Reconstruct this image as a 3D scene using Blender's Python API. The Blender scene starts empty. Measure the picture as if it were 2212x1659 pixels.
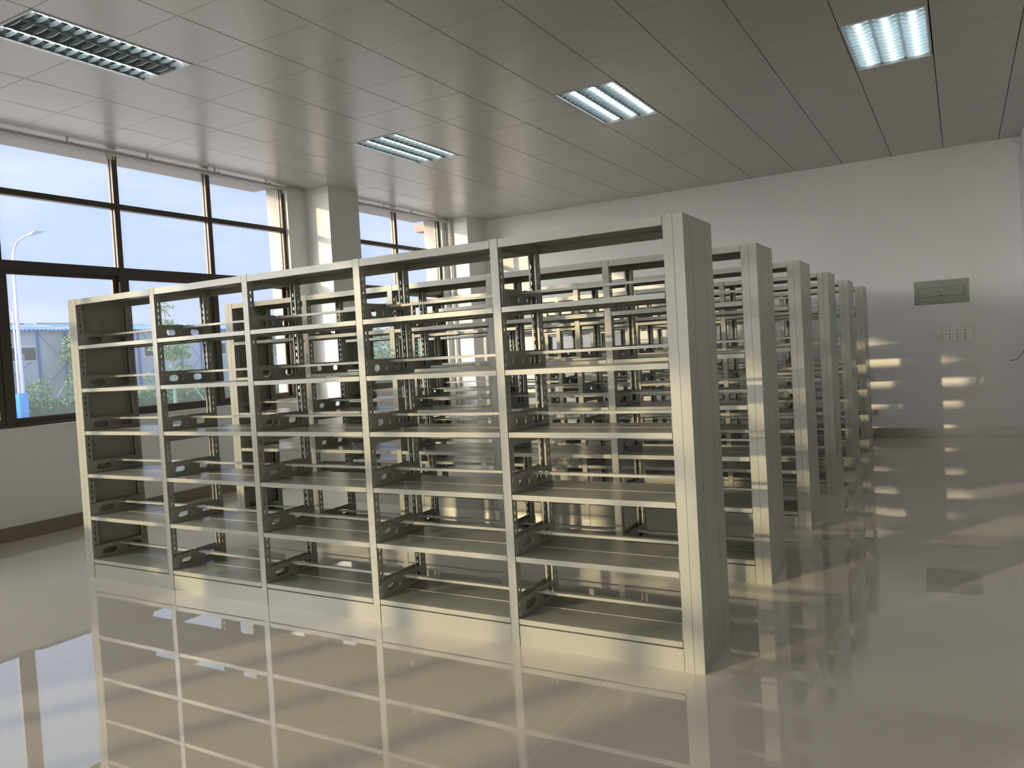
import bpy, math, random
from mathutils import Vector, Matrix

random.seed(7)
sc = bpy.context.scene
COL = sc.collection
PI = math.pi

# ------------------------------------------------------------------ camera
cam_d = bpy.data.cameras.new('camera')
cam_d.sensor_width = 36.0
cam_d.lens = 27.4175
cam_d.shift_x = 0.00115
cam_d.shift_y = -0.0089
cam_d.clip_start = 0.05
cam_d.clip_end = 600
cam = bpy.data.objects.new('camera', cam_d)
COL.objects.link(cam)
R = ((0.8643883492, 0.0347968127, 0.5016193413),
     (0.4995826080, 0.0536729246, -0.8646018939),
     (-0.0570087673, 0.9979521026, 0.0290103682))
M = Matrix(R).to_4x4()
M.translation = Vector((1.050, -3.398, 1.500))
cam.matrix_world = M
sc.camera = cam

# ------------------------------------------------------------------ view
sc.view_settings.view_transform = 'Standard'
sc.view_settings.look = 'None'
sc.view_settings.gamma = 1.0
sc.view_settings.use_curve_mapping = False
sc.view_settings.exposure = 0.14
sc.cycles.max_bounces = 10
sc.cycles.diffuse_bounces = 5
sc.cycles.glossy_bounces = 5
sc.cycles.transparent_max_bounces = 24
sc.cycles.caustics_reflective = False
sc.cycles.caustics_refractive = False
sc.cycles.sample_clamp_indirect = 6.0
sc.cycles.use_denoising = True

# ------------------------------------------------------------------ sky
SKY_STRENGTH = 0.96
SUN_E = 3.2
world = bpy.data.worlds.new('sky')
sc.world = world
world.use_nodes = True
wt = world.node_tree
wt.nodes.clear()
w_out = wt.nodes.new('ShaderNodeOutputWorld')
w_bg = wt.nodes.new('ShaderNodeBackground')
w_bg.inputs['Strength'].default_value = SKY_STRENGTH
w_tc = wt.nodes.new('ShaderNodeTexCoord')
w_sep = wt.nodes.new('ShaderNodeSeparateXYZ')
wt.links.new(w_tc.outputs['Generated'], w_sep.inputs[0])
w_ramp = wt.nodes.new('ShaderNodeValToRGB')
cr = w_ramp.color_ramp
cr.elements[0].position = 0.0
cr.elements[0].color = (0.20, 0.20, 0.19, 1)
cr.elements[1].position = 1.0
cr.elements[1].color = (0.36, 0.58, 1.0, 1)
for pos, c in ((0.49, (0.34, 0.36, 0.38)), (0.502, (0.60, 0.68, 0.90)), (0.56, (0.57, 0.69, 1.0)), (0.72, (0.50, 0.68, 1.0))):
    e = cr.elements.new(pos)
    e.color = (*c, 1)
w_map = wt.nodes.new('ShaderNodeMath')
w_map.operation = 'MULTIPLY_ADD'
w_map.inputs[1].default_value = 0.5
w_map.inputs[2].default_value = 0.5
wt.links.new(w_sep.outputs[2], w_map.inputs[0])
wt.links.new(w_map.outputs[0], w_ramp.inputs[0])
w_mp = wt.nodes.new('ShaderNodeMapping')
w_mp.inputs['Scale'].default_value = (1.3, 1.3, 5.5)
wt.links.new(w_tc.outputs['Generated'], w_mp.inputs[0])
w_no = wt.nodes.new('ShaderNodeTexNoise')
w_no.inputs['Scale'].default_value = 2.6
w_no.inputs['Detail'].default_value = 6
w_no.inputs['Roughness'].default_value = 0.5
wt.links.new(w_mp.outputs[0], w_no.inputs['Vector'])
w_cr = wt.nodes.new('ShaderNodeValToRGB')
w_cr.color_ramp.elements[0].position = 0.46
w_cr.color_ramp.elements[0].color = (0, 0, 0, 1)
w_cr.color_ramp.elements[1].position = 0.72
w_cr.color_ramp.elements[1].color = (0.75, 0.75, 0.75, 1)
wt.links.new(w_no.outputs[0], w_cr.inputs[0])
w_mix = wt.nodes.new('ShaderNodeMixRGB')
w_mix.inputs[2].default_value = (0.82, 0.90, 1.0, 1)
wt.links.new(w_cr.outputs[0], w_mix.inputs[0])
wt.links.new(w_ramp.outputs[0], w_mix.inputs[1])
# bright hazy aureole round the low sun
SUN_DIR = Vector((-0.565, -1.0, 0.198)).normalized()
w_nrm = wt.nodes.new('ShaderNodeVectorMath')
w_nrm.operation = 'NORMALIZE'
wt.links.new(w_tc.outputs['Generated'], w_nrm.inputs[0])
w_dot = wt.nodes.new('ShaderNodeVectorMath')
w_dot.operation = 'DOT_PRODUCT'
w_dot.inputs[1].default_value = SUN_DIR
wt.links.new(w_nrm.outputs[0], w_dot.inputs[0])
w_max = wt.nodes.new('ShaderNodeMath')
w_max.operation = 'MAXIMUM'
w_max.inputs[1].default_value = 0.0
wt.links.new(w_dot.outputs['Value'], w_max.inputs[0])
w_pow = wt.nodes.new('ShaderNodeMath')
w_pow.operation = 'POWER'
w_pow.inputs[1].default_value = 4.0
wt.links.new(w_max.outputs[0], w_pow.inputs[0])
w_glow = wt.nodes.new('ShaderNodeMixRGB')
w_glow.blend_type = 'ADD'
w_glow.inputs[2].default_value = (15.0, 14.0, 12.6, 1)
wt.links.new(w_pow.outputs[0], w_glow.inputs[0])
wt.links.new(w_mix.outputs[0], w_glow.inputs[1])
wt.links.new(w_glow.outputs[0], w_bg.inputs['Color'])
wt.links.new(w_bg.outputs[0], w_out.inputs[0])

# ------------------------------------------------------------------ sun
sun_d = bpy.data.lights.new('sun', 'SUN')
sun_d.energy = SUN_E
sun_d.color = (1.0, 0.77, 0.43)
sun_d.angle = math.radians(0.75)
sun = bpy.data.objects.new('sun', sun_d)
COL.objects.link(sun)
sun.location = (-30, -50, 20)
sun.rotation_euler = Vector((0.565, 1.0, -0.198)).to_track_quat('-Z', 'Y').to_euler()


# ------------------------------------------------------------------ materials
def mat(name, color, rough=0.5, metal=0.0, spec=0.5, bump=None, noise=None, coat=0.0, ior=None):
    m = bpy.data.materials.new(name)
    m.use_nodes = True
    nt = m.node_tree
    b = nt.nodes['Principled BSDF']
    b.inputs['Base Color'].default_value = (*color, 1)
    b.inputs['Roughness'].default_value = rough
    b.inputs['Metallic'].default_value = metal
    b.inputs['Specular IOR Level'].default_value = spec
    b.inputs['Coat Weight'].default_value = coat
    if ior:
        b.inputs['IOR'].default_value = ior
    tc = nt.nodes.new('ShaderNodeTexCoord')
    if noise:
        sca, c2, lo, hi = noise
        n = nt.nodes.new('ShaderNodeTexNoise')
        n.inputs['Scale'].default_value = sca
        n.inputs['Detail'].default_value = 5
        nt.links.new(tc.outputs['Object'], n.inputs['Vector'])
        r = nt.nodes.new('ShaderNodeMapRange')
        r.inputs['From Min'].default_value = lo
        r.inputs['From Max'].default_value = hi
        nt.links.new(n.outputs[0], r.inputs[0])
        mx = nt.nodes.new('ShaderNodeMixRGB')
        mx.inputs[1].default_value = (*color, 1)
        mx.inputs[2].default_value = (*c2, 1)
        nt.links.new(r.outputs[0], mx.inputs[0])
        nt.links.new(mx.outputs[0], b.inputs['Base Color'])
    if bump:
        sca, st, dist = bump
        n = nt.nodes.new('ShaderNodeTexNoise')
        n.inputs['Scale'].default_value = sca
        n.inputs['Detail'].default_value = 2
        nt.links.new(tc.outputs['Object'], n.inputs['Vector'])
        bp = nt.nodes.new('ShaderNodeBump')
        bp.inputs['Strength'].default_value = st
        bp.inputs['Distance'].default_value = dist
        nt.links.new(n.outputs[0], bp.inputs['Height'])
        nt.links.new(bp.outputs[0], b.inputs['Normal'])
    return m


def emat(name, color, strength):
    m = bpy.data.materials.new(name)
    m.use_nodes = True
    b = m.node_tree.nodes['Principled BSDF']
    b.inputs['Base Color'].default_value = (0.8, 0.8, 0.8, 1)
    b.inputs['Emission Color'].default_value = (*color, 1)
    b.inputs['Emission Strength'].default_value = strength
    return m


STEEL = mat('painted_steel', (0.365, 0.37, 0.33), 0.24, 0.0, 0.6, bump=(420, 0.25, 0.0006), noise=(3.0, (0.35, 0.355, 0.315), 0.35, 0.7))
WALL = mat('white_wall_paint', (0.79, 0.79, 0.795), 0.55, bump=(9, 0.25, 0.004), noise=(0.9, (0.76, 0.76, 0.765), 0.4, 0.7))
OUTWALL = mat('outside_render', (0.36, 0.33, 0.315), 0.8, noise=(2.0, (0.33, 0.305, 0.29), 0.4, 0.7))
SILL = mat('white_sill', (0.75, 0.75, 0.76), 0.3)
BASEB = mat('brown_skirting_tile', (0.250, 0.210, 0.150), 0.18, noise=(5.0, (0.215, 0.178, 0.125), 0.3, 0.7))
BRONZE = mat('bronze_aluminium', (0.085, 0.066, 0.054), 0.40, 0.55, 1.0, bump=(60, 0.08, 0.001))
RUBBER = mat('black_gasket', (0.01, 0.01, 0.01), 0.6)
RAILM = mat('pale_curtain_rail', (0.55, 0.54, 0.52), 0.3)
FRAMEW = mat('white_fixture_frame', (0.62, 0.62, 0.62), 0.35)
MIRROR = mat('polished_aluminium', (0.22, 0.26, 0.30), 0.30, 1.0)
BLADE = mat('brushed_aluminium_blade', (0.60, 0.68, 0.70), 0.34, 0.6)
TUBE_ON = emat('lit_tube', (0.86, 0.97, 1.0), 8.0)
TUBE_OFF = mat('unlit_tube', (0.55, 0.55, 0.53), 0.3)
GREYBOX = mat('grey_powder_coat', (0.31, 0.33, 0.30), 0.5, bump=(300, 0.1, 0.0005))
SWITCHM = mat('grey_white_plastic', (0.50, 0.51, 0.47), 0.25)
PANELW = mat('warm_white_plastic', (0.50, 0.46, 0.40), 0.25)
DARK = mat('dark_hole', (0.015, 0.015, 0.015), 0.8)
LABELM = mat('maker_label', (0.50, 0.52, 0.50), 0.5)
WIREM = mat('black_wire', (0.03, 0.03, 0.03), 0.5)
PIPEM = mat('white_pvc_pipe', (0.70, 0.70, 0.70), 0.3)
BLACKCH = mat('ceiling_void', (0.02, 0.02, 0.02), 0.9)


def ceiling_mat():
    m = mat('ceiling_panel_paint', (0.50, 0.49, 0.475), 0.28, 0.0, 1.0, bump=(1.7, 0.10, 0.01))
    return m


CEIL = ceiling_mat()


def floor_mat():
    m = bpy.data.materials.new('polished_floor_tile')
    m.use_nodes = True
    nt = m.node_tree
    N, L = nt.nodes, nt.links
    b = N['Principled BSDF']
    b.inputs['Roughness'].default_value = 0.012
    b.inputs['IOR'].default_value = 2.3
    tc = N.new('ShaderNodeTexCoord')
    sep = N.new('ShaderNodeSeparateXYZ')
    L.new(tc.outputs['Object'], sep.inputs[0])

    def mth(op, a, bb=None, c=None):
        n = N.new('ShaderNodeMath')
        n.operation = op
        for i, v in enumerate((a, bb, c)):
            if v is None:
                continue
            if isinstance(v, (int, float)):
                n.inputs[i].default_value = v
            else:
                L.new(v, n.inputs[i])
        return n.outputs[0]
    u = mth('MULTIPLY', mth('SUBTRACT', sep.outputs[0], 0.455), 1 / 0.838)
    v = mth('MULTIPLY', mth('SUBTRACT', sep.outputs[1], -0.21), 1 / 0.832)
    fu, fv = mth('FRACT', u), mth('FRACT', v)
    du = mth('MINIMUM', fu, mth('SUBTRACT', 1.0, fu))
    dv = mth('MINIMUM', fv, mth('SUBTRACT', 1.0, fv))
    d = mth('MINIMUM', du, dv)
    line = mth('LESS_THAN', d, 0.0014)
    cu, cv = mth('FLOOR', u), mth('FLOOR', v)
    comb = N.new('ShaderNodeCombineXYZ')
    L.new(cu, comb.inputs[0])
    L.new(cv, comb.inputs[1])
    wn = N.new('ShaderNodeTexWhiteNoise')
    wn.noise_dimensions = '3D'
    L.new(comb.outputs[0], wn.inputs['Vector'])
    n1 = N.new('ShaderNodeTexNoise')
    n1.inputs['Scale'].default_value = 1.1
    n1.inputs['Detail'].default_value = 4
    L.new(tc.outputs['Object'], n1.inputs['Vector'])
    mx = N.new('ShaderNodeMixRGB')
    mx.inputs[1].default_value = (0.70, 0.65, 0.575, 1)
    mx.inputs[2].default_value = (0.74, 0.685, 0.60, 1)
    L.new(n1.outputs[0], mx.inputs[0])
    mx2 = N.new('ShaderNodeMixRGB')
    mx2.inputs[2].default_value = (0.85, 0.82, 0.76, 1)
    L.new(line, mx2.inputs[0])
    L.new(mx.outputs[0], mx2.inputs[1])
    L.new(mx2.outputs[0], b.inputs['Base Color'])
    # every tile lies at its own very slight tilt
    geo = N.new('ShaderNodeNewGeometry')
    sb = N.new('ShaderNodeVectorMath')
    sb.operation = 'SUBTRACT'
    sb.inputs[1].default_value = (0.5, 0.5, 0.5)
    L.new(wn.outputs['Color'], sb.inputs[0])
    scl = N.new('ShaderNodeVectorMath')
    scl.operation = 'MULTIPLY'
    scl.inputs[1].default_value = (0.0028, 0.0028, 0)
    L.new(sb.outputs[0], scl.inputs[0])
    n2 = N.new('ShaderNodeTexNoise')
    n2.inputs['Scale'].default_value = 2.2
    n2.inputs['Detail'].default_value = 1
    L.new(tc.outputs['Object'], n2.inputs['Vector'])
    bp = N.new('ShaderNodeBump')
    bp.inputs['Strength'].default_value = 0.004
    bp.inputs['Distance'].default_value = 0.004
    L.new(n2.outputs[0], bp.inputs['Height'])
    ad = N.new('ShaderNodeVectorMath')
    ad.operation = 'ADD'
    L.new(bp.outputs[0], ad.inputs[0])
    L.new(scl.outputs[0], ad.inputs[1])
    nm = N.new('ShaderNodeVectorMath')
    nm.operation = 'NORMALIZE'
    L.new(ad.outputs[0], nm.inputs[0])
    L.new(nm.outputs[0], b.inputs['Normal'])
    return m


FLOOR = floor_mat()


def glass_mat():
    m = bpy.data.materials.new('window_glass')
    m.use_nodes = True
    nt = m.node_tree
    nt.nodes.clear()
    o = nt.nodes.new('ShaderNodeOutputMaterial')
    t = nt.nodes.new('ShaderNodeBsdfTransparent')
    t.inputs[0].default_value = (0.95, 0.965, 0.97, 1)
    g = nt.nodes.new('ShaderNodeBsdfGlossy')
    g.inputs['Roughness'].default_value = 0.01
    f = nt.nodes.new('ShaderNodeFresnel')
    f.inputs[0].default_value = 1.25
    mx = nt.nodes.new('ShaderNodeMixShader')
    ge = nt.nodes.new('ShaderNodeNewGeometry')
    fm = nt.nodes.new('ShaderNodeMixRGB')      # reflect at the outer skin only, never inside the sheet
    fm.inputs[2].default_value = (0, 0, 0, 1)
    nt.links.new(ge.outputs['Backfacing'], fm.inputs[0])
    nt.links.new(f.outputs[0], fm.inputs[1])
    nt.links.new(fm.outputs[0], mx.inputs[0])
    nt.links.new(t.outputs[0], mx.inputs[1])
    nt.links.new(g.outputs[0], mx.inputs[2])
    tr = nt.nodes.new('ShaderNodeBsdfTranslucent')
    tr.inputs[0].default_value = (0.8, 0.85, 0.9, 1)
    mx2 = nt.nodes.new('ShaderNodeMixShader')
    mx2.inputs[0].default_value = 0.03
    nt.links.new(mx.outputs[0], mx2.inputs[1])
    nt.links.new(tr.outputs[0], mx2.inputs[2])
    nt.links.new(mx2.outputs[0], o.inputs[0])
    return m


GLASS = glass_mat()


# ------------------------------------------------------------------ helpers
class MB:
    """collects boxes, prisms and tubes; build() links them as ONE mesh object"""

    def __init__(s):
        s.v, s.f, s.mi = [], [], []

    def quad(s, pts, mi=0):
        n = len(s.v)
        s.v += [tuple(p) for p in pts]
        s.f.append(tuple(range(n, n + len(pts))))
        s.mi.append(mi)

    def box(s, x0, x1, y0, y1, z0, z1, mi=0):
        n = len(s.v)
        s.v += [(x0, y0, z0), (x1, y0, z0), (x1, y1, z0), (x0, y1, z0), (x0, y0, z1), (x1, y0, z1), (x1, y1, z1), (x0, y1, z1)]
        for q in ((0, 3, 2, 1), (4, 5, 6, 7), (0, 1, 5, 4), (1, 2, 6, 5), (2, 3, 7, 6), (3, 0, 4, 7)):
            s.f.append(tuple(n + i for i in q))
            s.mi.append(mi)

    def prism(s, poly, a, b, axis, mi=0):
        """poly: list of 2-D points in the plane across axis, extruded from a to b"""
        n = len(s.v)
        k = len(poly)

        def P(p, t):
            return ((t, p[0], p[1]), (p[0], t, p[1]), (p[0], p[1], t))[axis]
        s.v += [P(p, a) for p in poly] + [P(p, b) for p in poly]
        s.f.append(tuple(n + i for i in range(k))[::-1])
        s.f.append(tuple(n + k + i for i in range(k)))
        s.mi += [mi, mi]
        for i in range(k):
            j = (i + 1) % k
            s.f.append((n + i, n + j, n + k + j, n + k + i))
            s.mi.append(mi)

    def tube(s, path, r, seg=10, mi=0):
        if not isinstance(r, (list, tuple)):
            r = [r] * len(path)
        P = [Vector(p) for p in path]
        n0 = len(s.v)
        up = Vector((0.13, 0.29, 0.95)).normalized()
        for i, p in enumerate(P):
            d = (P[min(i + 1, len(P) - 1)] - P[max(i - 1, 0)]).normalized()
            a = d.cross(up)
            if a.length < 0.05:
                a = d.cross(Vector((1, 0, 0)))
            a.normalize()
            b2 = d.cross(a)
            for k in range(seg):
                t = 2 * PI * k / seg
                s.v.append(tuple(p + (a * math.cos(t) + b2 * math.sin(t)) * r[i]))
        for i in range(len(P) - 1):
            for k in range(seg):
                k2 = (k + 1) % seg
                s.f.append((n0 + i * seg + k, n0 + i * seg + k2, n0 + (i + 1) * seg + k2, n0 + (i + 1) * seg + k))
                s.mi.append(mi)
        s.f.append(tuple(n0 + k for k in range(seg)))
        s.f.append(tuple(n0 + (len(P) - 1) * seg + k for k in range(seg))[::-1])
        s.mi += [mi, mi]

    def build(s, name, mats, parent=None, smooth=False, bevel=0.0, origin=None):
        me = bpy.data.meshes.new(name)
        if origin:
            ox, oy, oz = origin
            s.v = [(x - ox, y - oy, z - oz) for x, y, z in s.v]
        me.from_pydata(s.v, [], s.f)
        if not isinstance(mats, (list, tuple)):
            mats = [mats]
        for m in mats:
            me.materials.append(m)
        me.polygons.foreach_set('material_index', s.mi)
        if smooth:
            me.polygons.foreach_set('use_smooth', [True] * len(s.f))
        me.update()
        o = bpy.data.objects.new(name, me)
        COL.objects.link(o)
        if origin:
            o.location = origin
        if parent:
            o.parent = parent
        if bevel:
            bv = o.modifiers.new('bevel', 'BEVEL')
            bv.width = bevel
            bv.segments = 2
            bv.limit_method = 'ANGLE'
        return o


def tag(o, label=None, cat=None, group=None, kind=None):
    if label:
        o['label'] = label
    if cat:
        o['category'] = cat
    if group:
        o['group'] = group
    if kind:
        o['kind'] = kind
    return o


def empty(name, loc, label=None, cat=None, group=None, kind=None):
    o = bpy.data.objects.new(name, None)
    o.empty_display_size = 0.2
    COL.objects.link(o)
    o.location = loc
    return tag(o, label, cat, group, kind)


def struct(mb, name, m, **k):
    o = mb.build(name, m, **k)
    o['kind'] = 'structure'
    return o


# ------------------------------------------------------------------ room dimensions
XW, XR = -6.696, 5.60          # inner faces of the window wall and of the right wall
XO = -7.12                     # outer face of the window wall
YB, YN = 8.682, -20.0          # back wall, far end behind the camera
ZC = 3.893
PITCH = 0.6245
GX, GY = -4.699, 0.160
ZS = 1.049                     # window sill
COLS = [4.65 - 6.07 * k for k in range(4)]    # near faces of the wall columns (the corner one is apart)
WINS = [(5.53, 7.93)] + [(-0.56 - 6.07 * k, 4.31 - 6.07 * k) for k in range(4)]
XP = -6.75                     # face of the piers between the windows
LIGHT_CELLS = [(0, -1), (0, 5), (4, 5), (8, 5)]
LIGHT_BACK = [(4, -1), (8, -1), (12, -1), (12, 5), (0, -7), (4, -7), (8, -7), (12, -7), (4, -13), (8, -13), (4, -19), (8, -19)]

# floor
m = MB()
m.box(XO, XR + 0.2, YN - 0.2, YB + 0.2, -0.14, 0.0)
struct(m, 'floor', FLOOR)

# window wall
m = MB()
m.box(XO, XW, YN, YB + 6.0, -0.14, ZS - 0.022)
ycur = YB + 6.0
for (y0, y1) in WINS:
    m.box(XO, XP, y1, ycur, ZS - 0.022, 4.30)
    m.box(XO, XW, y0, y1, 3.905, 4.30)
    ycur = y0
m.box(XO, XP, YN, ycur, ZS - 0.022, 4.30)
struct(m, 'wall_left', [WALL])
# outer skin and overhang above the windows
m = MB()
m.box(-7.33, XO - 0.002, YN, 4.28, 3.905, 4.30)
m.box(-7.33, XO - 0.002, 5.30, 7.92, 3.905, 4.30)
m.box(XO - 0.012, XO - 0.001, YN, YB + 6, -0.14, ZS - 0.03)
for (a, b) in ((7.93, YB + 6), (4.31, 5.53)):
    m.box(XO - 0.012, XO - 0.001, a, b, ZS - 0.03, 4.3)
for (y0, y1) in WINS:        # rendered reveals outside the glass
    m.box(XO, -6.885, y1 - 0.006, y1 + 0.001, ZS, 3.905)
    m.box(XO, -6.885, y0 - 0.001, y0 + 0.006, ZS, 3.905)
    m.box(XO, -6.885, y0, y1, 3.899, 3.906)
struct(m, 'trim_1', OUTWALL)
m = MB()
m.box(-8.95, XO - 0.013, 10.1, 14.0, 4.165, 4.315)
tag(m.build('entrance_canopy', mat('terracotta_render', (0.36, 0.15, 0.11), 0.8)), 'terracotta coloured canopy slab jutting out beyond the far window', 'canopy')

# back wall, right wall, far end wall
m = MB()
m.box(XW, XR, YB, YB + 0.2, 0, 4.1)
struct(m, 'wall_back', WALL)
m = MB()
m.box(XR, XR + 0.2, YN, YB + 0.2, 0, 0.9)
ycur = YB + 0.2
ADDED_RWIN = [(YB - 3.2, YB - 1.2)]
for (y0, y1) in ADDED_RWIN:
    m.box(XR, XR + 0.2, y1, ycur, 0.9, 4.1)
    m.box(XR, XR + 0.2, y0, y1, 3.0, 4.1)
    ycur = y0
m.box(XR, XR + 0.2, YN, ycur, 0.9, 4.1)
struct(m, 'wall_right', WALL)
m = MB()
m.box(XW, XR, YN - 0.2, YN, 0, 0.9)
m.box(XW, XR, YN - 0.2, YN, 3.55, 4.1)
for x0, x1 in ((XW, -6.0), (-0.9, -0.3), (4.9, XR)):
    m.box(x0, x1, YN - 0.2, YN, 0.9, 3.55)
struct(m, 'wall_front', WALL)
# columns
for i, y in enumerate(COLS):
    m = MB()
    m.box(XP - 0.001, -6.322, y, y + 0.61, 0, ZC + 0.02)
    struct(m, 'trim_%d' % (2 + i), WALL)
m = MB()
m.box(XP - 0.001, -6.322, 8.085, YB, 0, ZC + 0.02)
struct(m, 'trim_6', WALL)
m = MB()
m.box(1.785, 2.45, 8.20, YB, 0, ZC + 0.02)
struct(m, 'trim_7', WALL)
# baseboards
BH = 0.135
m = MB()
ycur = YN
m.box(XW, XW + 0.012, YN, 8.085, 0, BH)
struct(m, 'baseboard_left', BASEB)
m = MB()
m.box(-6.322, 1.785, YB - 0.012, YB, 0, BH)
struct(m, 'baseboard_back', BASEB)
m = MB()
m.box(2.45, XR, YB - 0.012, YB, 0, BH)
struct(m, 'baseboard_back_right', BASEB)
for i, y in enumerate(COLS + [8.085]):
    m = MB()
    y1 = y + 0.61 if i < 4 else YB - 0.012
    m.box(XW + 0.012, -6.310, y - 0.012, y, 0, BH)
    m.box(-6.322, -6.310, y, y1, 0, BH)
    if i < 4:
        m.box(XW + 0.012, -6.310, y1, y1 + 0.012, 0, BH)
    struct(m, 'baseboard_column_%d' % (i + 1), BASEB)

# ceiling of square metal panels
m = MB()
g = 0.0032
taken = set()
for cx, cy in LIGHT_CELLS + LIGHT_BACK:
    taken.add((cx, cy))
    taken.add((cx, cy + 1))
i0, i1 = int((XW - GX) / PITCH) - 1, int((XR - GX) / PITCH) + 1
j0, j1 = int((YN - GY) / PITCH) - 1, int((YB - GY) / PITCH) + 1
for i in range(i0, i1 + 1):
    for j in range(j0, j1 + 1):
        if (i, j) in taken:
            continue
        x0, x1 = max(GX + i * PITCH + g, XW), min(GX + (i + 1) * PITCH - g, XR)
        y0, y1 = max(GY + j * PITCH + g * 0.5, YN), min(GY + (j + 1) * PITCH - g * 0.5, YB)
        if x1 - x0 < 0.02 or y1 - y0 < 0.02:
            continue
        tx, ty = random.uniform(-.0016, .0016), random.uniform(-.0016, .0016)
        dz = random.uniform(0, .0008)
        n = len(m.v)
        e = 0.0016
        xm, ym = (x0 + x1) / 2, (y0 + y1) / 2

        def zz(x, y):
            return ZC + dz + (x - xm) * tx + (y - ym) * ty
        lo = [(x0 + e, y0 + e), (x1 - e, y0 + e), (x1 - e, y1 - e), (x0 + e, y1 - e)]
        mid = [(x0, y0), (x1, y0), (x1, y1), (x0, y1)]
        m.v += [(x, y, zz(x, y)) for x, y in lo] + [(x, y, zz(x, y) + e) for x, y in mid] + [(x, y, ZC + 0.02) for x, y in mid]
        m.f.append((n + 3, n + 2, n + 1, n))
        m.f.append((n + 8, n + 9, n + 10, n + 11))
        m.mi += [0, 0]
        for k in range(4):
            k2 = (k + 1) % 4
            m.f.append((n + k, n + k2, n + 4 + k2, n + 4 + k))
            m.f.append((n + 4 + k, n + 4 + k2, n + 8 + k2, n + 8 + k))
            m.mi += [0, 0]
m.box(XO, XR + 0.2, YN - 0.2, YB + 0.2, ZC + 0.20, ZC + 0.30, 1)
struct(m, 'ceiling', [CEIL, BLACKCH])


# ------------------------------------------------------------------ windows
def make_window(n, y0, y1, mull):
    root = empty('window_%d' % n, (XW - 0.15, (y0 + y1) / 2, ZS), kind='structure')
    loc = Vector(root.location)

    def B(mb, name, m_, bevel=0.0):
        mb.v = [(x - loc.x, y - loc.y, z - loc.z) for x, y, z in mb.v]
        return mb.build(name, m_, root, bevel=bevel)
    xa, xm, xb = -6.805, -6.842, -6.878       # inner edge, glass, outer edge
    fw = 0.055
    zt, zb = 3.90, ZS
    # outer frame
    f = MB()
    f.box(xb, xa, y0, y0 + fw, zb, zt)
    f.box(xb, xa, y1 - fw, y1, zb, zt)
    f.box(xb, xa, y0 + fw, y1 - fw, zt - 0.035, zt)
    f.box(xb, xa, y0 + fw, y1 - fw, zb, zb + 0.035)
    f.box(xm - 0.006, xm + 0.006, y1 - fw - 0.006, y1 - fw, zb, zt - 0.035, 1)
    B(f, 'window_frame', [BRONZE, RUBBER])
    edges = [y0 + fw] + [v for c in mull for v in (c - 0.031, c + 0.031)] + [y1 - fw]
    for c in mull:
        q = MB()
        q.box(xb, xa + 0.004, c - 0.031, c + 0.031, zb + 0.035, zt - 0.035)
        q.box(xm - 0.006, xm + 0.006, c - 0.037, c - 0.031, 2.66, zt - 0.035, 1)
        B(q, 'mullion', [BRONZE, RUBBER])
    for k in range(0, len(edges), 2):
        a, b = edges[k], edges[k + 1]
        q = MB()
        q.box(xb, xa, a, b, 3.285, 3.345)
        q.box(xb, xa, a, b, 2.565, 2.655)
        B(q, 'transom', BRONZE)
        for (za, zc_) in ((3.345, zt - 0.035), (2.655, 3.285)):
            q = MB()
            q.box(xm - 0.003, xm + 0.003, a, b, za, zc_)
            B(q, 'glass_pane', GLASS)
        # sliding sash in the lower light, alternate sashes on the two tracks
        xs = -6.824 if (k // 2) % 2 == 0 else -6.858
        s = MB()
        sw = 0.052
        s.box(xs - 0.014, xs + 0.014, a, a + sw, zb + 0.035, 2.565)
        s.box(xs - 0.014, xs + 0.014, b - sw, b, zb + 0.035, 2.565)
        s.box(xs - 0.014, xs + 0.014, a + sw, b - sw, zb + 0.035, zb + 0.085)
        s.box(xs - 0.014, xs + 0.014, a + sw, b - sw, 2.525, 2.565)
        so = B(s, 'sash', BRONZE)
        gl = MB()
        gl.box(xs - 0.003, xs + 0.003, a + sw, b - sw, zb + 0.085, 2.525)
        go = B(gl, 'glass_pane', GLASS)
        go.parent = so
    s = MB()
    s.box(XO - 0.02, XW + 0.006, y0, y1, ZS - 0.022, ZS)
    B(s, 'window_sill', SILL)
    return root


make_window(1, WINS[0][0], WINS[0][1], [6.70])
for i in range(1, 5):
    y0, y1 = WINS[i]
    o = y1 - 4.31
    make_window(i + 1, y0, y1, [0.615 + o, 1.865 + o, 3.070 + o])


# ------------------------------------------------------------------ curtain rails
def curtain_rail(y0, y1, label, hooks):
    root = empty('curtain_rail', (XW + 0.06, (y0 + y1) / 2, ZC - 0.05), label, 'curtain rail')
    r = MB()
    for dx in (-0.045, 0.005):
        r.box(dx - 0.013, dx + 0.013, y0, y1, -0.012, 0.010)
        r.box(dx - 0.009, dx + 0.009, y0, y1, -0.020, -0.012)
    r.v = [(x, y - (y0 + y1) / 2, z) for x, y, z in r.v]
    r.build('rail', RAILM, root)
    for y in hooks:
        b = MB()
        yy = y - (y0 + y1) / 2
        b.box(-0.06, 0.022, yy - 0.012, yy + 0.012, 0.012, 0.020)
        b.box(-0.06, -0.056, yy - 0.012, yy + 0.012, 0.012, 0.047)
        b.build('bracket', RAILM, root)
    c = MB()
    for y in (y0, y1):
        yy = y - (y0 + y1) / 2
        sgn = -1 if y == y0 else 1
        c.box(-0.062, 0.022, min(yy, yy + sgn * 0.012), max(yy, yy + sgn * 0.012), -0.024, 0.014)
    c.build('end_cap', RAILM, root)
    return root


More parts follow.
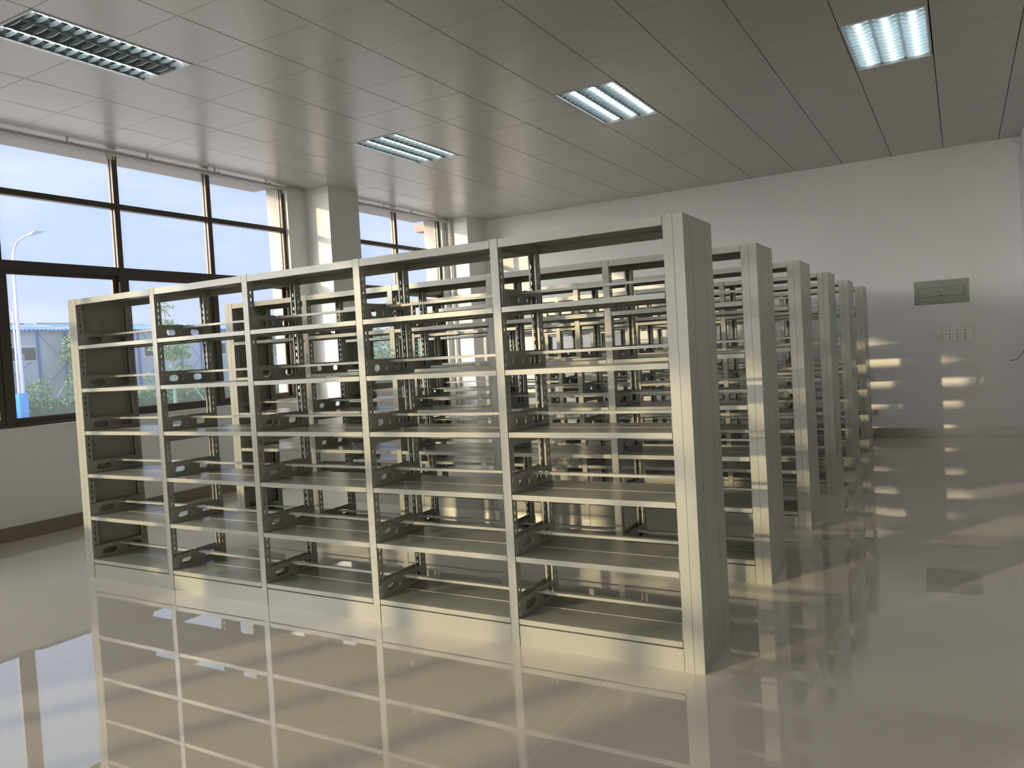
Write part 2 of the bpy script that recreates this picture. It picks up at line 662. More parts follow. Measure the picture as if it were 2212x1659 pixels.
for k, (y0, y1) in enumerate(ADDED_RWIN):      # unseen right-hand window, added to let sky light in from the right
    m = MB()
    n = 4
    for q in range(n + 1):
        yy = y0 + 0.03 + (y1 - y0 - 0.06) * q / n
        m.box(XR + 0.07, XR + 0.14, yy - 0.03, yy + 0.03, 0.9, 3.0)
    for zz in (0.93, 2.3, 2.97):
        m.box(XR + 0.075, XR + 0.135, y0, y1, zz - 0.03, zz + 0.03)
    struct(m, 'window_%d' % (6 + k), BRONZE)
m = MB()  # unseen end-wall windows, added to brighten faces turned toward the camera
for (x0, x1) in ((-6.0, -0.9), (-0.3, 4.9)):
    for q in range(5):
        xx = x0 + 0.03 + (x1 - x0 - 0.06) * q / 4
        m.box(xx - 0.03, xx + 0.03, YN - 0.14, YN - 0.07, 0.9, 3.55)
    for zz in (0.93, 2.4, 3.52):
        m.box(x0, x1, YN - 0.135, YN - 0.075, zz - 0.03, zz + 0.03)
struct(m, 'window_10', BRONZE)

curtain_rail(-0.75, 4.43, 'long pale double curtain rail above the large left window', [-0.5, 0.4, 1.3, 2.2, 3.1, 3.9])
curtain_rail(5.33, 7.98, 'shorter pale double curtain rail above the far window by the corner', [5.6, 6.3, 7.0, 7.7])

# gliders left hanging at the mullion heads
def gliders(y, n, label):
    g_ = MB()
    for k in range(n):
        g_.box(XW + 0.009, XW + 0.019, y + k * 0.028, y + k * 0.028 + 0.010, ZC - 0.095, ZC - 0.0695)
        g_.tube([(XW + 0.014, y + k * 0.028 + 0.005, ZC - 0.112), (XW + 0.014, y + k * 0.028 + 0.005, ZC - 0.095)], 0.006, 8)
    tag(g_.build('curtain_gliders', SWITCHM), label, 'curtain glider')


gliders(1.73, 3, 'cluster of small white curtain gliders hanging at the second mullion of the large window')
gliders(4.17, 2, 'pair of small white curtain gliders at the far end of the long rail')

# pipe beside the corner column
p = MB()
p.tube([(XW + 0.04, 8.030, 0.0), (XW + 0.04, 8.030, 1.2), (XW + 0.04, 8.030, ZC - 0.003)], 0.026, 16)
pp_ = p.build('drain_pipe', PIPEM, smooth=True)
tag(pp_, 'white vertical pipe between the far window and the corner column', 'pipe')


# ------------------------------------------------------------------ bookcases
H, D, UW, EP, PB = 2.075, 0.452, 0.0455, 0.0485, 0.910
DECKS = [0.137, 0.4585, 0.776, 1.094, 1.411, 1.7295]


def slotted_flange(m, x0, x1, y0, y1, z0, z1, yc, pitch=0.0443):
    hw, aw = 0.0035, 0.0065
    hh, ah = 0.0135, 0.0045
    m.box(x0, x1, y0, yc - aw, z0, z1)
    m.box(x0, x1, yc + aw, y1, z0, z1)
    z = z0 + 0.06
    prev = z0
    prevA = z0
    while z < z1 - 0.09:
        m.box(x0, x1, yc - hw, yc + hw, prev, z - hh)
        for s in (-1, 1):
            a, b = (yc - aw, yc - hw) if s < 0 else (yc + hw, yc + aw)
            m.box(x0, x1, a, b, prevA, z - ah)
        prev, prevA = z + hh, z + ah
        z += pitch
    m.box(x0, x1, yc - hw, yc + hw, prev, z1)
    m.box(x0, x1, yc - aw, yc - hw, prevA, z1)
    m.box(x0, x1, yc + hw, yc + aw, prevA, z1)


def upright_mesh():
    m = MB()
    t = 0.0015
    for (ya, yb, yc, web) in ((0, 0.050, 0.026, 0), (D - 0.050, D, D - 0.026, 1)):
        if web == 0:
            m.box(0, UW, 0, t, 0, H)
            slotted_flange(m, 0, t, t, 0.050, 0, H, yc)
            slotted_flange(m, UW - t, UW, t, 0.050, 0, H, yc)
            m.box(t, 0.010, 0.0485, 0.050, 0, H)
            m.box(UW - 0.010, UW - t, 0.0485, 0.050, 0, H)
        else:
            m.box(0, UW, D - t, D, 0, H)
            slotted_flange(m, 0, t, D - 0.050, D - t, 0, H, yc)
            slotted_flange(m, UW - t, UW, D - 0.050, D - t, 0, H, yc)
            m.box(t, 0.010, D - 0.050, D - 0.0485, 0, H)
            m.box(UW - 0.010, UW - t, D - 0.050, D - 0.0485, 0, H)
    # cross plates tying the two posts together
    for (za, zb) in ((2.028, 2.064), (1.020, 1.064), (0.0, 0.105)):
        for xx in (0.004, UW - 0.0055):
            m.box(xx, xx + 0.0015, 0.0505, D - 0.0505, za, zb)
        m.box(0.0055, UW - 0.0055, 0.0505, D - 0.0505, zb - 0.0015, zb)
    return m


def end_panel_mesh():
    m = MB()
    w = EP - 0.0015
    m.box(0, w - 0.003, 0, D, 0, H)
    for (a, b) in ((0, 0.111), (0.115, 0.325), (0.329, D)):
        m.box(w - 0.003, w, a, b, 0, H)
    return m


BW = PB - UW


def cap_mesh():
    m = MB()
    g_ = 0.003
    m.box(g_, BW - g_, 0.002, D - 0.002, H - 0.006, H - 0.003)
    m.box(g_, BW - g_, 0.001, 0.003, H - 0.044, H - 0.003)
    m.box(g_, BW - g_, D - 0.003, D - 0.001, H - 0.044, H - 0.003)
    m.box(g_, BW - g_, 0.003, 0.016, H - 0.044, H - 0.0425)
    m.box(g_, BW - g_, D - 0.016, D - 0.003, H - 0.044, H - 0.0425)
    m.box(g_, g_ + 0.002, 0.003, D - 0.003, H - 0.040, H - 0.006)
    m.box(BW - g_ - 0.002, BW - g_, 0.003, D - 0.003, H - 0.040, H - 0.006)
    return m


def deck_mesh():
    m = MB()
    g_ = 0.004
    x0, x1 = g_, BW - g_
    for (a, b) in ((0.001, D / 2 - 0.0015), (D / 2 + 0.0015, D - 0.001)):
        m.box(x0, x1, a, b, -0.0015, 0)
        m.box(x0, x1, a, a + 0.0015, -0.026, -0.0015)
        m.box(x0, x1, b - 0.0015, b, -0.026, -0.0015)
        m.box(x0, x1, a + 0.0015, a + 0.014, -0.026, -0.0245)
        m.box(x0, x1, b - 0.014, b - 0.0015, -0.026, -0.0245)
        m.box(x0, x0 + 0.0015, a + 0.0015, b - 0.0015, -0.022, -0.0015)
        m.box(x1 - 0.0015, x1, a + 0.0015, b - 0.0015, -0.022, -0.0015)
    # folded seam where the two half decks meet
    poly = [(D / 2 + 0.0034 * math.cos(t), 0.0024 * math.sin(t)) for t in [PI * k / 6 for k in range(7)]]
    m.prism(poly, x0, x1, 0)
    return m


def bracket_mesh():
    """side plate with two oval hand holes, standing on the deck against the upright"""
    t = 0.0018
    h = 0.094
    r = 0.010
    y0, y1 = 0.014, D - 0.003
    m = MB()
    hz, rr = 0.043, 0.0215
    cs = (0.130, 0.326)
    half = 0.057
    NA = 8
    # pieces: bottom strip, top strip, then the web between the ovals as fans
    m.prism([(y0, 0.001), (y1, 0.001), (y1, hz - rr), (y0, hz - rr)], 0, t, 0)
    m.prism([(y0, hz + rr), (y1, hz + rr), (y1, h - r), (y1 - r * .3, h - r * .3), (y1 - r, h), (D / 2 + 0.012, h), (D / 2 + 0.010, h - 0.004), (D / 2 - 0.010, h - 0.004), (D / 2 - 0.012, h), (y0 + r, h), (y0 + r * .3, h - r * .3), (y0, h - r)], 0, t, 0)
    xs = [y0]
    segs = []
    prev = y0
    for c in cs:
        segs.append((prev, c - half))
        prev = c + half
    segs.append((prev, y1))
    for i, (a, b) in enumerate(segs):
        left = [(a, hz - rr), (a, hz + rr)] if i == 0 else None
        right = [(b, hz + rr), (b, hz - rr)] if i == len(segs) - 1 else None
        # concave arcs where the oval ends bite in
        if left is None:
            left = [(a - rr + rr * math.cos(t_), hz + rr * math.sin(t_)) for t_ in [(-PI / 2) + PI * k / NA for k in range(NA + 1)]]
        if right is None:
            right = [(b + rr - rr * math.cos(t_), hz + rr * math.sin(t_)) for t_ in [(PI / 2) - PI * k / NA for k in range(NA + 1)]]
        m.prism(left + right, 0, t, 0)
    # front hook tabs behind the post
    m.box(0, t, y0 - 0.006, y0, 0.015, 0.035)
    m.box(0, t, y0 - 0.006, y0, 0.060, 0.080)
    return m


def rail_mesh():
    m = MB()
    x0, x1 = 0.006, BW - 0.006
    a, b = D / 2 - 0.016, D / 2 + 0.016
    m.box(x0, x1, a, b, 0.0835, 0.085)
    m.box(x0, x1, a, a + 0.0015, 0.071, 0.0835)
    m.box(x0, x1, b - 0.0015, b, 0.071, 0.0835)
    return m


def plinth_mesh(y):
    m = MB()
    s = 1 if y < 0.1 else -1
    ya, yb = (y, y + 0.0015) if s > 0 else (y - 0.0015, y)
    m.box(0.003, BW - 0.003, ya, yb, 0.0, 0.103)
    if s > 0:
        m.box(0.003, BW - 0.003, y + 0.0015, y + 0.02, 0.1015, 0.103)
    else:
        m.box(0.003, BW - 0.003, y - 0.02, y - 0.0015, 0.1015, 0.103)
    return m


first = {}


def part(key, name, builder, parent, loc):
    if key in first:
        o = first[key].copy()
        COL.objects.link(o)
        o.name = name
    else:
        o = builder().build(name, STEEL)
        first[key] = o
    o.parent = parent
    o.location = loc
    return o


def bookcase(y, label):
    root = empty('bookcase', (-2.35, y, 0), label, 'bookcase', 'rows of empty steel bookcases')
    X = 2.35        # local x of the right end

    part('endR', 'end_panel', end_panel_mesh, root, (X - EP + 0.0015, 0, 0))
    xl = X - EP - UW - 5 * PB
    o = part('endR', 'end_panel', end_panel_mesh, root, (xl - 0.0015, 0, 0))
    o.location = (xl - 0.0015, D, 0)
    o.rotation_euler = (0, 0, PI)
    for k in range(6):
        part('up', 'upright', upright_mesh, root, (X - EP - UW - k * PB, 0, 0))
    for k in range(5):
        bx = X - EP - (k + 1) * PB        # right edge of the upright on the left of this bay
        part('cap', 'top_cap', cap_mesh, root, (bx, 0, 0))
        part('pl', 'kick_plate', lambda: plinth_mesh(0.003), root, (bx, 0, 0))
        part('pr', 'kick_plate', lambda: plinth_mesh(D - 0.003), root, (bx, 0, 0))
        for z in DECKS:
            d = part('deck', 'shelf', deck_mesh, root, (bx, 0, z))
            part('brk', 'side_bracket', bracket_mesh, d, (0.0045, 0, 0))
            part('brk', 'side_bracket', bracket_mesh, d, (BW - 0.0045 - 0.0018, 0, 0))
            part('rail', 'divider_rail', rail_mesh, d, (0, 0, 0))
    return root


ROWS = [0.0, 1.427, 2.888, 4.329, 5.801, 7.271]
WHICH = ['pale grey steel double-sided bookcase row nearest the camera, all shelves empty',
         'second empty grey steel bookcase row from the camera, just behind the nearest one',
         'third empty grey steel bookcase row from the camera, its end panel striped with sun',
         'fourth empty grey steel bookcase row from the camera, its end panel in shade',
         'fifth empty grey steel bookcase row, second from the back wall',
         'sixth and farthest empty grey steel bookcase row, standing in front of the back wall']
for y, l in zip(ROWS, WHICH):
    bookcase(y, l)


# ------------------------------------------------------------------ ceiling lights
LW, LL = PITCH - 0.012, 2 * PITCH - 0.012


def fixture_parts():
    P = {}
    hw, hl = LW / 2, LL / 2
    f = MB()
    b = 0.016
    for (x0, x1, y0, y1) in ((-hw, hw, -hl, -hl + b), (-hw, hw, hl - b, hl), (-hw, -hw + b, -hl + b, hl - b), (hw - b, hw, -hl + b, hl - b)):
        f.box(x0, x1, y0, y1, -0.005, 0.008)
    # housing walls and top
    for (x0, x1, y0, y1) in ((-hw + .004, hw - .004, -hl + .004, -hl + b), (-hw + .004, hw - .004, hl - b, hl - .004), (-hw + .004, -hw + b, -hl + b, hl - b), (hw - b, hw - .004, -hl + b, hl - b)):
        f.box(x0, x1, y0, y1, 0.008, 0.105)
    f.box(-hw + .004, hw - .004, -hl + .004, hl - .004, 0.105, 0.112)
    P['frame'] = f
    iw = hw - b
    bay = 2 * iw / 3
    for k in range(3):
        c = -iw + bay * (k + 0.5)
        r = MB()
        # parabolic trough
        pts = []
        for q in range(13):
            u = -1 + 2 * q / 12
            pts.append((c + u * bay / 2 * 0.985, 0.010 + 0.070 * (1 - abs(u) ** 2.4)))
        for q in range(12):
            (xa, za), (xb, zb) = pts[q], pts[q + 1]
            r.quad([(xa, -hl + b, za), (xb, -hl + b, zb), (xb, hl - b, zb), (xa, hl - b, za)])
            r.quad([(xa, -hl + b, za + .001), (xa, hl - b, za + .001), (xb, hl - b, zb + .001), (xb, -hl + b, zb + .001)])
        P['reflector%d' % k] = r
        t = MB()
        t.tube([(c, -hl + b + 0.02, 0.050), (c, hl - b - 0.02, 0.050)], 0.0125, 12)
        P['tube%d' % k] = t
        bl = MB()
        nb = 14
        for q in range(nb):
            yy = -hl + b + (2 * hl - 2 * b) * (q + 0.5) / nb
            n = 8
            top, bot = [], []
            for i_ in range(n + 1):
                u = -1 + 2 * i_ / n
                x = c + u * bay / 2 * 0.97
                top.append((x, 0.034))
                bot.append((x, 0.012 - 0.010 * (1 - u * u) + 0.001))
            poly = bot + top[::-1]
            bl.prism(poly, yy - 0.003, yy + 0.003, 1)
        P['louvre%d' % k] = bl
    e = MB()
    for k in (1, 2):
        x = -iw + bay * k
        e.prism([(x - 0.004, 0.012), (x, 0.002), (x + 0.004, 0.012)], -hl + b, hl - b, 1)
    P['divider'] = e
    return P


FP = fixture_parts()
fx_first = {}


def fixture(cx, cy, label, group=None, off=()):
    x = GX + (cx + 0.5) * PITCH
    y = GY + (cy + 1.0) * PITCH
    root = empty('ceiling_light', (x, y, ZC), label, 'ceiling light', group)

    def put(key, name, m_, smooth=False):
        kk = key + m_.name
        if kk in fx_first:
            o = fx_first[kk].copy()
            COL.objects.link(o)
            o.name = name
        else:
            s = FP[key]
            q = MB()
            q.v, q.f, q.mi = list(s.v), list(s.f), list(s.mi)
            o = q.build(name, m_, smooth=smooth)
            fx_first[kk] = o
        o.parent = root
        o.location = (0, 0, 0)
        return o
    put('frame', 'fixture_frame', FRAMEW)
    put('divider', 'divider', MIRROR)
    for k in range(3):
        put('reflector%d' % k, 'reflector', MIRROR, True)
        put('louvre%d' % k, 'louvre', BLADE)
        t = put('tube%d' % k, 'tube', TUBE_OFF if k in off else TUBE_ON, True)
        if k in off:
            t['label'] = 'unlit middle tube'
    return root


LL_LABEL = ['recessed louvred ceiling light at top left with its middle tube dark',
            'lit louvred ceiling light nearest the column between the windows',
            'lit louvred ceiling light above the nearest bookcase row, middle of the three in line',
            'lit louvred ceiling light at the far right, seen almost from below']
for (cx, cy), l in zip(LIGHT_CELLS, LL_LABEL):
    fixture(cx, cy, l, 'recessed louvred ceiling lights', off=(1,) if cy == -1 else ())
for (cx, cy) in LIGHT_BACK:
    fixture(cx, cy, 'lit louvred ceiling light beyond the edge of the view', 'ceiling lights out of view')

# ------------------------------------------------------------------ things on the back wall
YF = YB
box_root = empty('distribution_box', (0.828, YF, 1.983), 'grey metal distribution box with a lidded slot, high on the back wall', 'electrical box')
b = MB()
b.box(-0.323, 0.323, -0.016, 0, -0.160, 0.160)
b.build('cover', GREYBOX, box_root, bevel=0.003)
b = MB()
b.box(-0.272, 0.270, -0.0185, -0.0165, -0.060, 0.060)
b.build('hatch', GREYBOX, box_root, bevel=0.001)
b = MB()
for (x0, x1, z0, z1) in ((-0.276, 0.274, 0.060, 0.063), (-0.276, 0.274, -0.063, -0.060), (-0.276, -0.272, -0.063, 0.063), (0.270, 0.274, -0.063, 0.063)):
    b.box(x0, x1, -0.0172, -0.0162, z0, z1)
b.build('hatch_gap', DARK, box_root)
b = MB()
b.box(-0.012, 0.012, -0.024, -0.0185, -0.056, -0.046)
b.build('latch', DARK, box_root)
b = MB()
b.box(-0.292, -0.224, -0.0175, -0.0162, 0.118, 0.134)
b.build('name_plate', LABELM, box_root)
b = MB()
for k in range(7):
    b.box(-0.283 + k * 0.0075, -0.283 + k * 0.0075 + 0.0045, -0.0182, -0.0176, 0.1225, 0.1295)
b.build('plate_mark', DARK, box_root)

names = ['left', 'second', 'third', 'right']
for r_ in range(2):
    for c_ in range(4):
        x = 0.817 + 0.0903 * (c_ + 0.5)
        z = 1.455 - 0.0885 * r_
        lab = 'grey-white two-button switch plate, %s of four in the %s line' % (['leftmost', 'second from left', 'third from left', 'rightmost'][c_], ['upper', 'lower'][r_])
        s_root = empty('switch_plate', (x, YF, z), lab, 'light switch', 'block of switch plates on the back wall')
        s = MB()
        s.box(-0.0447, 0.0447, -0.008, 0, -0.0437, 0.0437)
        s.build('plate', SWITCHM, s_root, bevel=0.002)
        for sx in (-1, 1):
            s = MB()
            s.box(min(sx * 0.003, sx * 0.040), max(sx * 0.003, sx * 0.040), -0.0115, -0.008, -0.038, 0.038)
            q = s.build('rocker', SWITCHM, s_root, bevel=0.001)
            s = MB()
            s.box(sx * 0.0335 - 0.0035, sx * 0.0335 + 0.0035, -0.0122, -0.0114, -0.006, 0.006)
            s.build('indicator', DARK, q)
s_root = empty('control_plate', (0.7718, YF, 1.3665), 'beige-tinted blank plate at the lower left of the switch block', 'wall plate')
s = MB()
s.box(-0.0437, 0.0437, -0.009, 0, -0.0437, 0.0437)
s.build('plate', PANELW, s_root, bevel=0.002)
s = MB()
s.box(-0.032, -0.003, -0.011, -0.009, -0.030, 0.034)
s.box(0.000, 0.033, -0.011, -0.009, -0.030, 0.034)
s.build('rocker', PANELW, s_root, bevel=0.001)

s_root = empty('power_socket', (-0.043, YF, 0.360), 'white double power socket low on the back wall beside the farthest bookcase', 'power socket')
s = MB()
s.box(-0.043, 0.043, -0.008, 0, -0.043, 0.043)
s.build('plate', SWITCHM, s_root, bevel=0.002)
s = MB()
for x in (-0.013, 0.013):
    s.box(x - 0.0035, x + 0.0035, -0.0088, -0.008, 0.012, 0.026)
for x, z in ((-0.014, -0.02), (0.014, -0.02), (0, -0.006)):
    s.box(x - 0.003, x + 0.003, -0.0088, -0.008, z - 0.006, z + 0.006)
s.build('pin_slots', DARK, s_root)

# loose wire
w = MB()
w.tube([(1.785, 8.64, 1.30), (1.770, 8.63, 1.22), (1.745, 8.62, 1.165), (1.715, 8.61, 1.11), (1.680, 8.61, 1.062), (1.645, 8.61, 1.035), (1.610, 8.61, 1.024), (1.588, 8.62, 1.026)], 0.0035, 8)
tag(w.build('loose_wire', WIREM, smooth=True), 'thin dark wire curling out in front of the back wall at the right edge', 'wire')
# white trunking in the ceiling corner at the right
w = MB()
w.box(1.760, 1.784, 8.655, 8.681, 1.9, ZC - 0.075)
w.box(1.700, 1.784, 8.640, 8.681, ZC - 0.075, ZC - 0.004)
tag(w.build('cable_trunking', PIPEM), 'white cable trunking running down the back wall from the right ceiling corner', 'trunking')

# ------------------------------------------------------------------ outside
GZ = -0.15
GRASS = mat('verge', (0.20, 0.25, 0.13), 0.95, noise=(0.6, (0.30, 0.30, 0.20), 0.4, 0.6))
PAVE = mat('pale_concrete', (0.60, 0.56, 0.53), 0.9, noise=(1.5, (0.52, 0.49, 0.46), 0.4, 0.6))
m = MB()
m.box(-200, XO - 0.013, -120, 160, GZ - 0.3, GZ - 0.02)
tag(m.build('verge_ground', GRASS), None, None, None, 'structure').name = 'ground'
m = MB()
m.box(-34.0, XO - 0.013, -100, 120, GZ - 0.02, GZ)
struct(m, 'pavement', PAVE)

# prefab site hut
HX = -38.4
WALLP = mat('pale_blue_sandwich_panel', (0.46, 0.53, 0.62), 0.6, noise=(0.5, (0.43, 0.50, 0.59), 0.4, 0.6))
BLUEP = mat('blue_steel', (0.06, 0.17, 0.52), 0.5)
ROOFP = mat('blue_roof_sheet', (0.05, 0.17, 0.50), 0.6, noise=(1.2, (0.16, 0.30, 0.58), 0.4, 0.6))
WOOD = mat('raw_timber', (0.45, 0.33, 0.22), 0.8)
WHITEF = mat('white_window_frame', (0.75, 0.77, 0.80), 0.4)
DGLASS = mat('dark_window_glass', (0.05, 0.055, 0.07), 0.1)
CARD = mat('cardboard', (0.45, 0.32, 0.24), 0.9)
hut = empty('site_hut', (HX, 20, GZ), 'long pale blue prefabricated hut with a bright blue corrugated roof beyond the hedge', 'building')


def HB(mb, name, m_, par=None):
    mb.v = [(x - HX, y - 20, z - GZ) for x, y, z in mb.v]
    return mb.build(name, m_, par or hut)


q = MB()
q.box(HX - 6, HX, 4.0, 34.0, GZ, 3.86)
HB(q, 'wall', WALLP)
q = MB()
y = 3.6
while y < 34.4:      # corrugated roof sheet
    for (a, b, dz) in ((0, 0.10, 0.0), (0.10, 0.20, 0.05)):
        q.prism([(HX + 0.35, 3.84 + dz), (HX + 0.35, 3.90 + dz), (HX - 3.0, 4.42 + dz), (HX - 6.3, 3.90 + dz), (HX - 6.3, 3.84 + dz), (HX - 3.0, 4.36 + dz)], y + a, y + b, 1)
    y += 0.20
HB(q, 'roof', ROOFP)
for k in range(-6, 12):
    yy = 18.30 + 1.36 * k
    q = MB()
    q.box(HX, HX + 0.06, yy - 0.06, yy + 0.06, GZ, 3.84)
    HB(q, 'post', BLUEP)
q = MB()
for (ya, yb) in ((18.36, 19.60), (16.0, 18.24), (26.5, 27.7), (24.0, 25.0)):
    q.tube([(HX + 0.03, ya, 3.75), (HX + 0.03, yb, 2.2 if yb - ya < 2 else 2.6)], 0.012, 6)
    q.tube([(HX + 0.03, ya, 0.9), (HX + 0.03, yb, 2.2 if yb - ya < 2 else 2.6)], 0.012, 6)
HB(q, 'cross_brace', BLUEP)
for i, (ya, yb) in enumerate(((15.4, 18.18), (24.0, 26.2), (28.0, 29.6))):
    q = MB()
    za, zb = 2.38, 3.13
    q.box(HX, HX + 0.05, ya, yb, za, zb)
    wf = HB(q, 'window', WHITEF)
    q = MB()
    n = 3 if yb - ya > 2 else 2
    for j in range(n):
        a = ya + (yb - ya) * j / n + 0.06
        b_ = ya + (yb - ya) * (j + 1) / n - 0.03
        q.box(HX + 0.05, HX + 0.06, a, b_, za + 0.06, zb - 0.06)
    HB(q, 'pane', DGLASS, wf)
for (ya, yb) in ((17.15, 17.6), (16.3, 16.75)):
    q = MB()
    q.box(HX + 0.061, HX + 0.07, ya, yb, 2.45, 2.76)
    HB(q, 'cardboard_sheet', CARD)
for (p0, p1) in (((HX - 1.6, 17.6, 4.27), (HX + 0.3, 19.9, 3.97)), ((HX - 2.4, 17.5, 4.40), (HX - 2.4, 19.0, 4.40)), ((HX - 2.4, 19.6, 4.42), (HX - 2.3, 22.0, 4.42))):
    q = MB()
    q.tube([p0, p1], 0.035, 6)
    HB(q, 'roof_batten', WOOD)

# street lamp
LX, LY = -34.43, 15.27
POLE = mat('white_lamp_pole', (0.58, 0.60, 0.76), 0.5)
HEADM = mat('grey_lamp_head', (0.45, 0.46, 0.50), 0.4)
BLUEB = mat('blue_lamp_base', (0.07, 0.32, 0.82), 0.45)
lamp = empty('street_lamp', (LX, LY, GZ), 'tall white street lamp with twin poles and a square bright blue base', 'street lamp')


def LB(mb, name, m_, smooth=False):
    mb.v = [(x - LX, y - LY, z - GZ) for x, y, z in mb.v]
    return mb.build(name, m_, lamp, smooth=smooth)


q = MB()
q.box(LX - 0.19, LX + 0.19, LY - 0.19, LY + 0.17, GZ, 0.93)
LB(q, 'base', BLUEB)
q = MB()
q.tube([(LX, LY + 0.07, 0.93), (LX, LY + 0.06, 3.5), (LX, LY + 0.06, 6.4), (LX, LY + 0.10, 7.05), (LX, LY + 0.26, 7.45), (LX, LY + 0.52, 7.72), (LX, LY + 0.95, 7.96)], [0.085, 0.075, 0.06, 0.055, 0.05, 0.045, 0.04], 12)
LB(q, 'pole', POLE, True)
q = MB()
q.tube([(LX, LY - 0.10, 0.93), (LX, LY - 0.10, 3.4), (LX, LY - 0.11, 4.3), (LX, LY - 0.18, 4.58), (LX, LY - 0.34, 4.76), (LX, LY - 0.62, 4.84)], [0.045, 0.04, 0.035, 0.033, 0.03, 0.03], 10)
LB(q, 'short_pole', POLE, True)
q = MB()
for z in (3.0, 2.82, 2.64, 1.98, 1.84, 1.70):
    q.tube([(LX, LY - 0.10, z), (LX, LY + 0.06, z)], 0.016, 6)
LB(q, 'rungs', POLE)
q = MB()
q.prism([(LY + 0.88, 7.90), (LY + 1.0, 7.88), (LY + 1.38, 8.04), (LY + 1.40, 8.10), (LY + 1.02, 8.06), (LY + 0.86, 7.97)], LX - 0.17, LX + 0.17, 0)
LB(q, 'lamp_head', HEADM)
q = MB()
q.prism([(LY - 0.60, 4.80), (LY - 0.62, 4.88), (LY - 1.0, 4.92), (LY - 1.0, 4.86)], LX - 0.12, LX + 0.12, 0)
LB(q, 'small_lamp_head', HEADM)

LEAF = [mat('leaf_bright', (0.22, 0.38, 0.17), 0.7), mat('leaf_mid', (0.13, 0.26, 0.13), 0.7), mat('leaf_deep', (0.07, 0.15, 0.09), 0.7)]
BARK = mat('bark', (0.30, 0.24, 0.24), 0.9)
STAKE = mat('green_stake', (0.20, 0.55, 0.42), 0.6)


def leaf_cloud(rng, blobs, n, size):
    m_ = MB()
    tot = sum(b[3] * b[4] * b[5] for b in blobs)
    for (cx, cy, cz, rx, ry, rz) in blobs:
        k = int(n * rx * ry * rz / tot) + 1
        for _ in range(k):
            while True:
                p = Vector((rng.uniform(-1, 1), rng.uniform(-1, 1), rng.uniform(-1, 1)))
                if 0.25 < p.length < 1:
                    break
            c = Vector((cx + p.x * rx, cy + p.y * ry, cz + p.z * rz))
            a = Vector((rng.gauss(0, 1), rng.gauss(0, 1), rng.gauss(0, 1))).normalized()
            b_ = a.cross(Vector((rng.gauss(0, 1), rng.gauss(0, 1), rng.gauss(0, 1)))).normalized()
            s_ = size * rng.uniform(0.6, 1.3)
            m_.quad([c - a * s_, c - b_ * s_ * 0.45 + a * s_ * 0.1, c + a * s_, c + b_ * s_ * 0.45 + a * s_ * 0.1], rng.choice((0, 0, 1, 1, 2)))
    return m_


def tree(x, y, trunk, blobs, n, size, label, seed, stakes=(), group=None):
    rng = random.Random(seed)
    k = 1.0 if x > -35 else 38.15 / (1.05 - x)       # everything but the young tree stands behind the hedge

    def S(p):
        return (1.05 + (p[0] - 1.05) * k, -3.4 + (p[1] + 3.4) * k, 1.5 + (p[2] - 1.5) * k if p[2] > GZ else GZ)
    x, y = S((x, y, 1))[:2]
    blobs = [(*S(b[:3]), *b[3:]) for b in blobs]
    stakes = [(S(a), S(b)) for a, b in stakes]
    root = empty('tree', (x, y, GZ), label, 'tree', group)

    def TB(mb, name, m_):
        mb.v = [(a - x, b - y, c - GZ) for a, b, c in mb.v]
        return mb.build(name, m_, root)
    t = MB()
    t.tube([(x, y, GZ)] + [(x + dx, y + dy, z) for dx, dy, z in trunk], [0.09 - 0.07 * i / (len(trunk)) for i in range(len(trunk) + 1)], 8)
    for (cx, cy, cz, rx, ry, rz) in blobs:
        t.tube([(x, y, max(GZ + 0.2, cz - rz * 1.1)), (cx, cy, cz)], [0.035, 0.012], 6)
    TB(t, 'trunk', BARK)
    TB(leaf_cloud(rng, blobs, n, size), 'foliage', LEAF)
    for (a, b) in stakes:
        s_ = MB()
        s_.tube([a, b], 0.03, 6)
        TB(s_, 'support_stake', STAKE)
    return root


X1 = -35.6
tree(X1, 18.75, [(0, 0, 1.5), (0, 0.05, 3.0)], [(X1, 18.85, 3.05, .8, .95, .75), (X1, 18.35, 2.55, .6, .65, .5), (X1, 19.0, 2.0, .8, .9, .5), (X1, 18.6, 1.45, .6, .7, .3), (X1, 19.3, 3.2, .6, .6, .6)],
     3000, 0.10, 'full leafy tree in front of the hut just left of the nearest bookcase', 3,
     [((X1 + 0.4, 16.75, GZ), (X1 + 0.1, 17.75, 1.1)), ((X1 + .5, 17.75, GZ), (X1 + 0.1, 18.1, 1.5))])
X2 = -34.0
tree(X2, 22.6, [(0, 0, 1.3), (0, -0.05, 3.0), (0, -.3, 4.3), (0, -.35, 5.0)],
     [(X2, 22.25, 4.75, .22, .28, .40), (X2, 22.75, 4.83, .15, .30, .10), (X2, 22.35, 3.95, .35, .50, .25), (X2, 22.9, 3.80, .3, .45, .14),
      (X2, 22.4, 2.75, .7, 1.2, .32), (X2, 22.7, 2.30, .6, 1.0, .25), (X2, 21.4, 1.25, .4, .6, .25), (X2, 23.2, 1.6, .3, .5, .4), (X2, 22.0, 1.4, .4, .5, .5)],
     1900, 0.085, 'slender young tree with tiered branches seen through the second bay of the nearest bookcase', 5,
     [((X2 + 0.4, 21.4, GZ), (X2, 22.5, 1.9)), ((X2 + .4, 22.2, GZ), (X2, 22.6, 1.9)), ((X2 + .2, 24.2, GZ), (X2, 22.7, 2.1))])
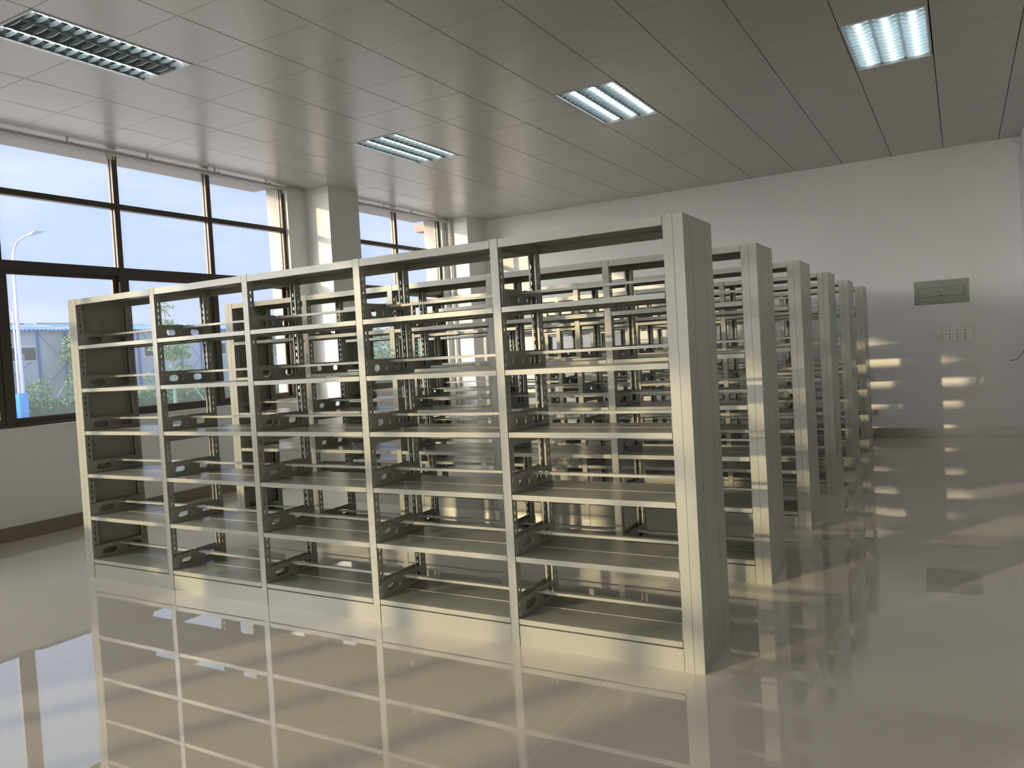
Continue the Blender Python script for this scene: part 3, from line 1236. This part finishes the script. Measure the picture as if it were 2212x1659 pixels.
tree(-36.0, 30.5, [(0, 0, 1.5), (0, 0.1, 3.4)], [(-36, 30.4, 2.6, .9, 1.1, 1.0), (-36, 30.9, 3.5, .5, .6, .5), (-36, 29.8, 1.6, .8, .8, .5)], 1600, 0.10,
     'leafy tree standing in front of the far end of the blue-roofed hut', 8)
for i, (x, y, h, lab) in enumerate(((-36, 36.0, 3.5, 'broad green tree left of the others behind the far window'), (-36, 40.6, 4.1, 'tallest green tree seen through the far window'),
                                    (-36, 45.2, 3.3, 'rounded green tree beyond the tallest one at the far window'), (-36, 50.0, 3.6, 'green tree farthest right behind the far window'))):
    tree(x, y, [(0, 0, h * 0.5), (0.1, 0.1, h * 0.85)], [(x, y, h * .55, 1.6, 1.9, h * .36), (x, y + .6, h * .8, 1.0, 1.2, h * .2), (x, y - 1.0, h * .35, 1.2, 1.2, h * .28), (x, y + 1.3, h * .3, 1.2, 1.2, h * .26)],
         2400, 0.13, lab, 20 + i)

rng = random.Random(42)
blobs = []
y = 8.0
while y < 52:
    zt = 0.42 + 0.10 * math.sin(y * 1.7) + rng.uniform(-.05, .08)
    blobs.append((-35.35, y, 0.28, .60, .55, zt))
    y += 0.55
hm = leaf_cloud(rng, blobs, 24000, 0.10)
hm.box(-35.75, -35.0, 7.8, 52, GZ, 0.22, 2)
tag(hm.build('hedge', LEAF), 'low clipped green hedge running in front of the hut outside the windows', 'hedge')
for i, (y, z, r, lab) in enumerate(((16.7, 1.05, .75, 'feathery shrub rising above the hedge between the lamp and the leafy tree'), (18.3, 1.0, .5, 'small shrub above the hedge at the foot of the leafy tree'),
                                    (20.3, .95, .6, 'loose shrub above the hedge left of the slender tree'), (24.6, 1.0, .7, 'loose shrub above the hedge right of the slender tree'))):
    rr = random.Random(60 + i)
    q = leaf_cloud(rr, [(-35.6, y, z, .5, r, .45), (-35.6, y + .3, z + .45, .25, r * .4, .3)], 420, 0.07)
    for k in range(7):
        q.tube([(-35.6, y, GZ), (-35.6 + rr.uniform(-.2, .2), y + rr.uniform(-r, r) * .8, z + rr.uniform(0, .5))], 0.008, 5, 2)
    tag(q.build('shrub', LEAF), lab, 'shrub')
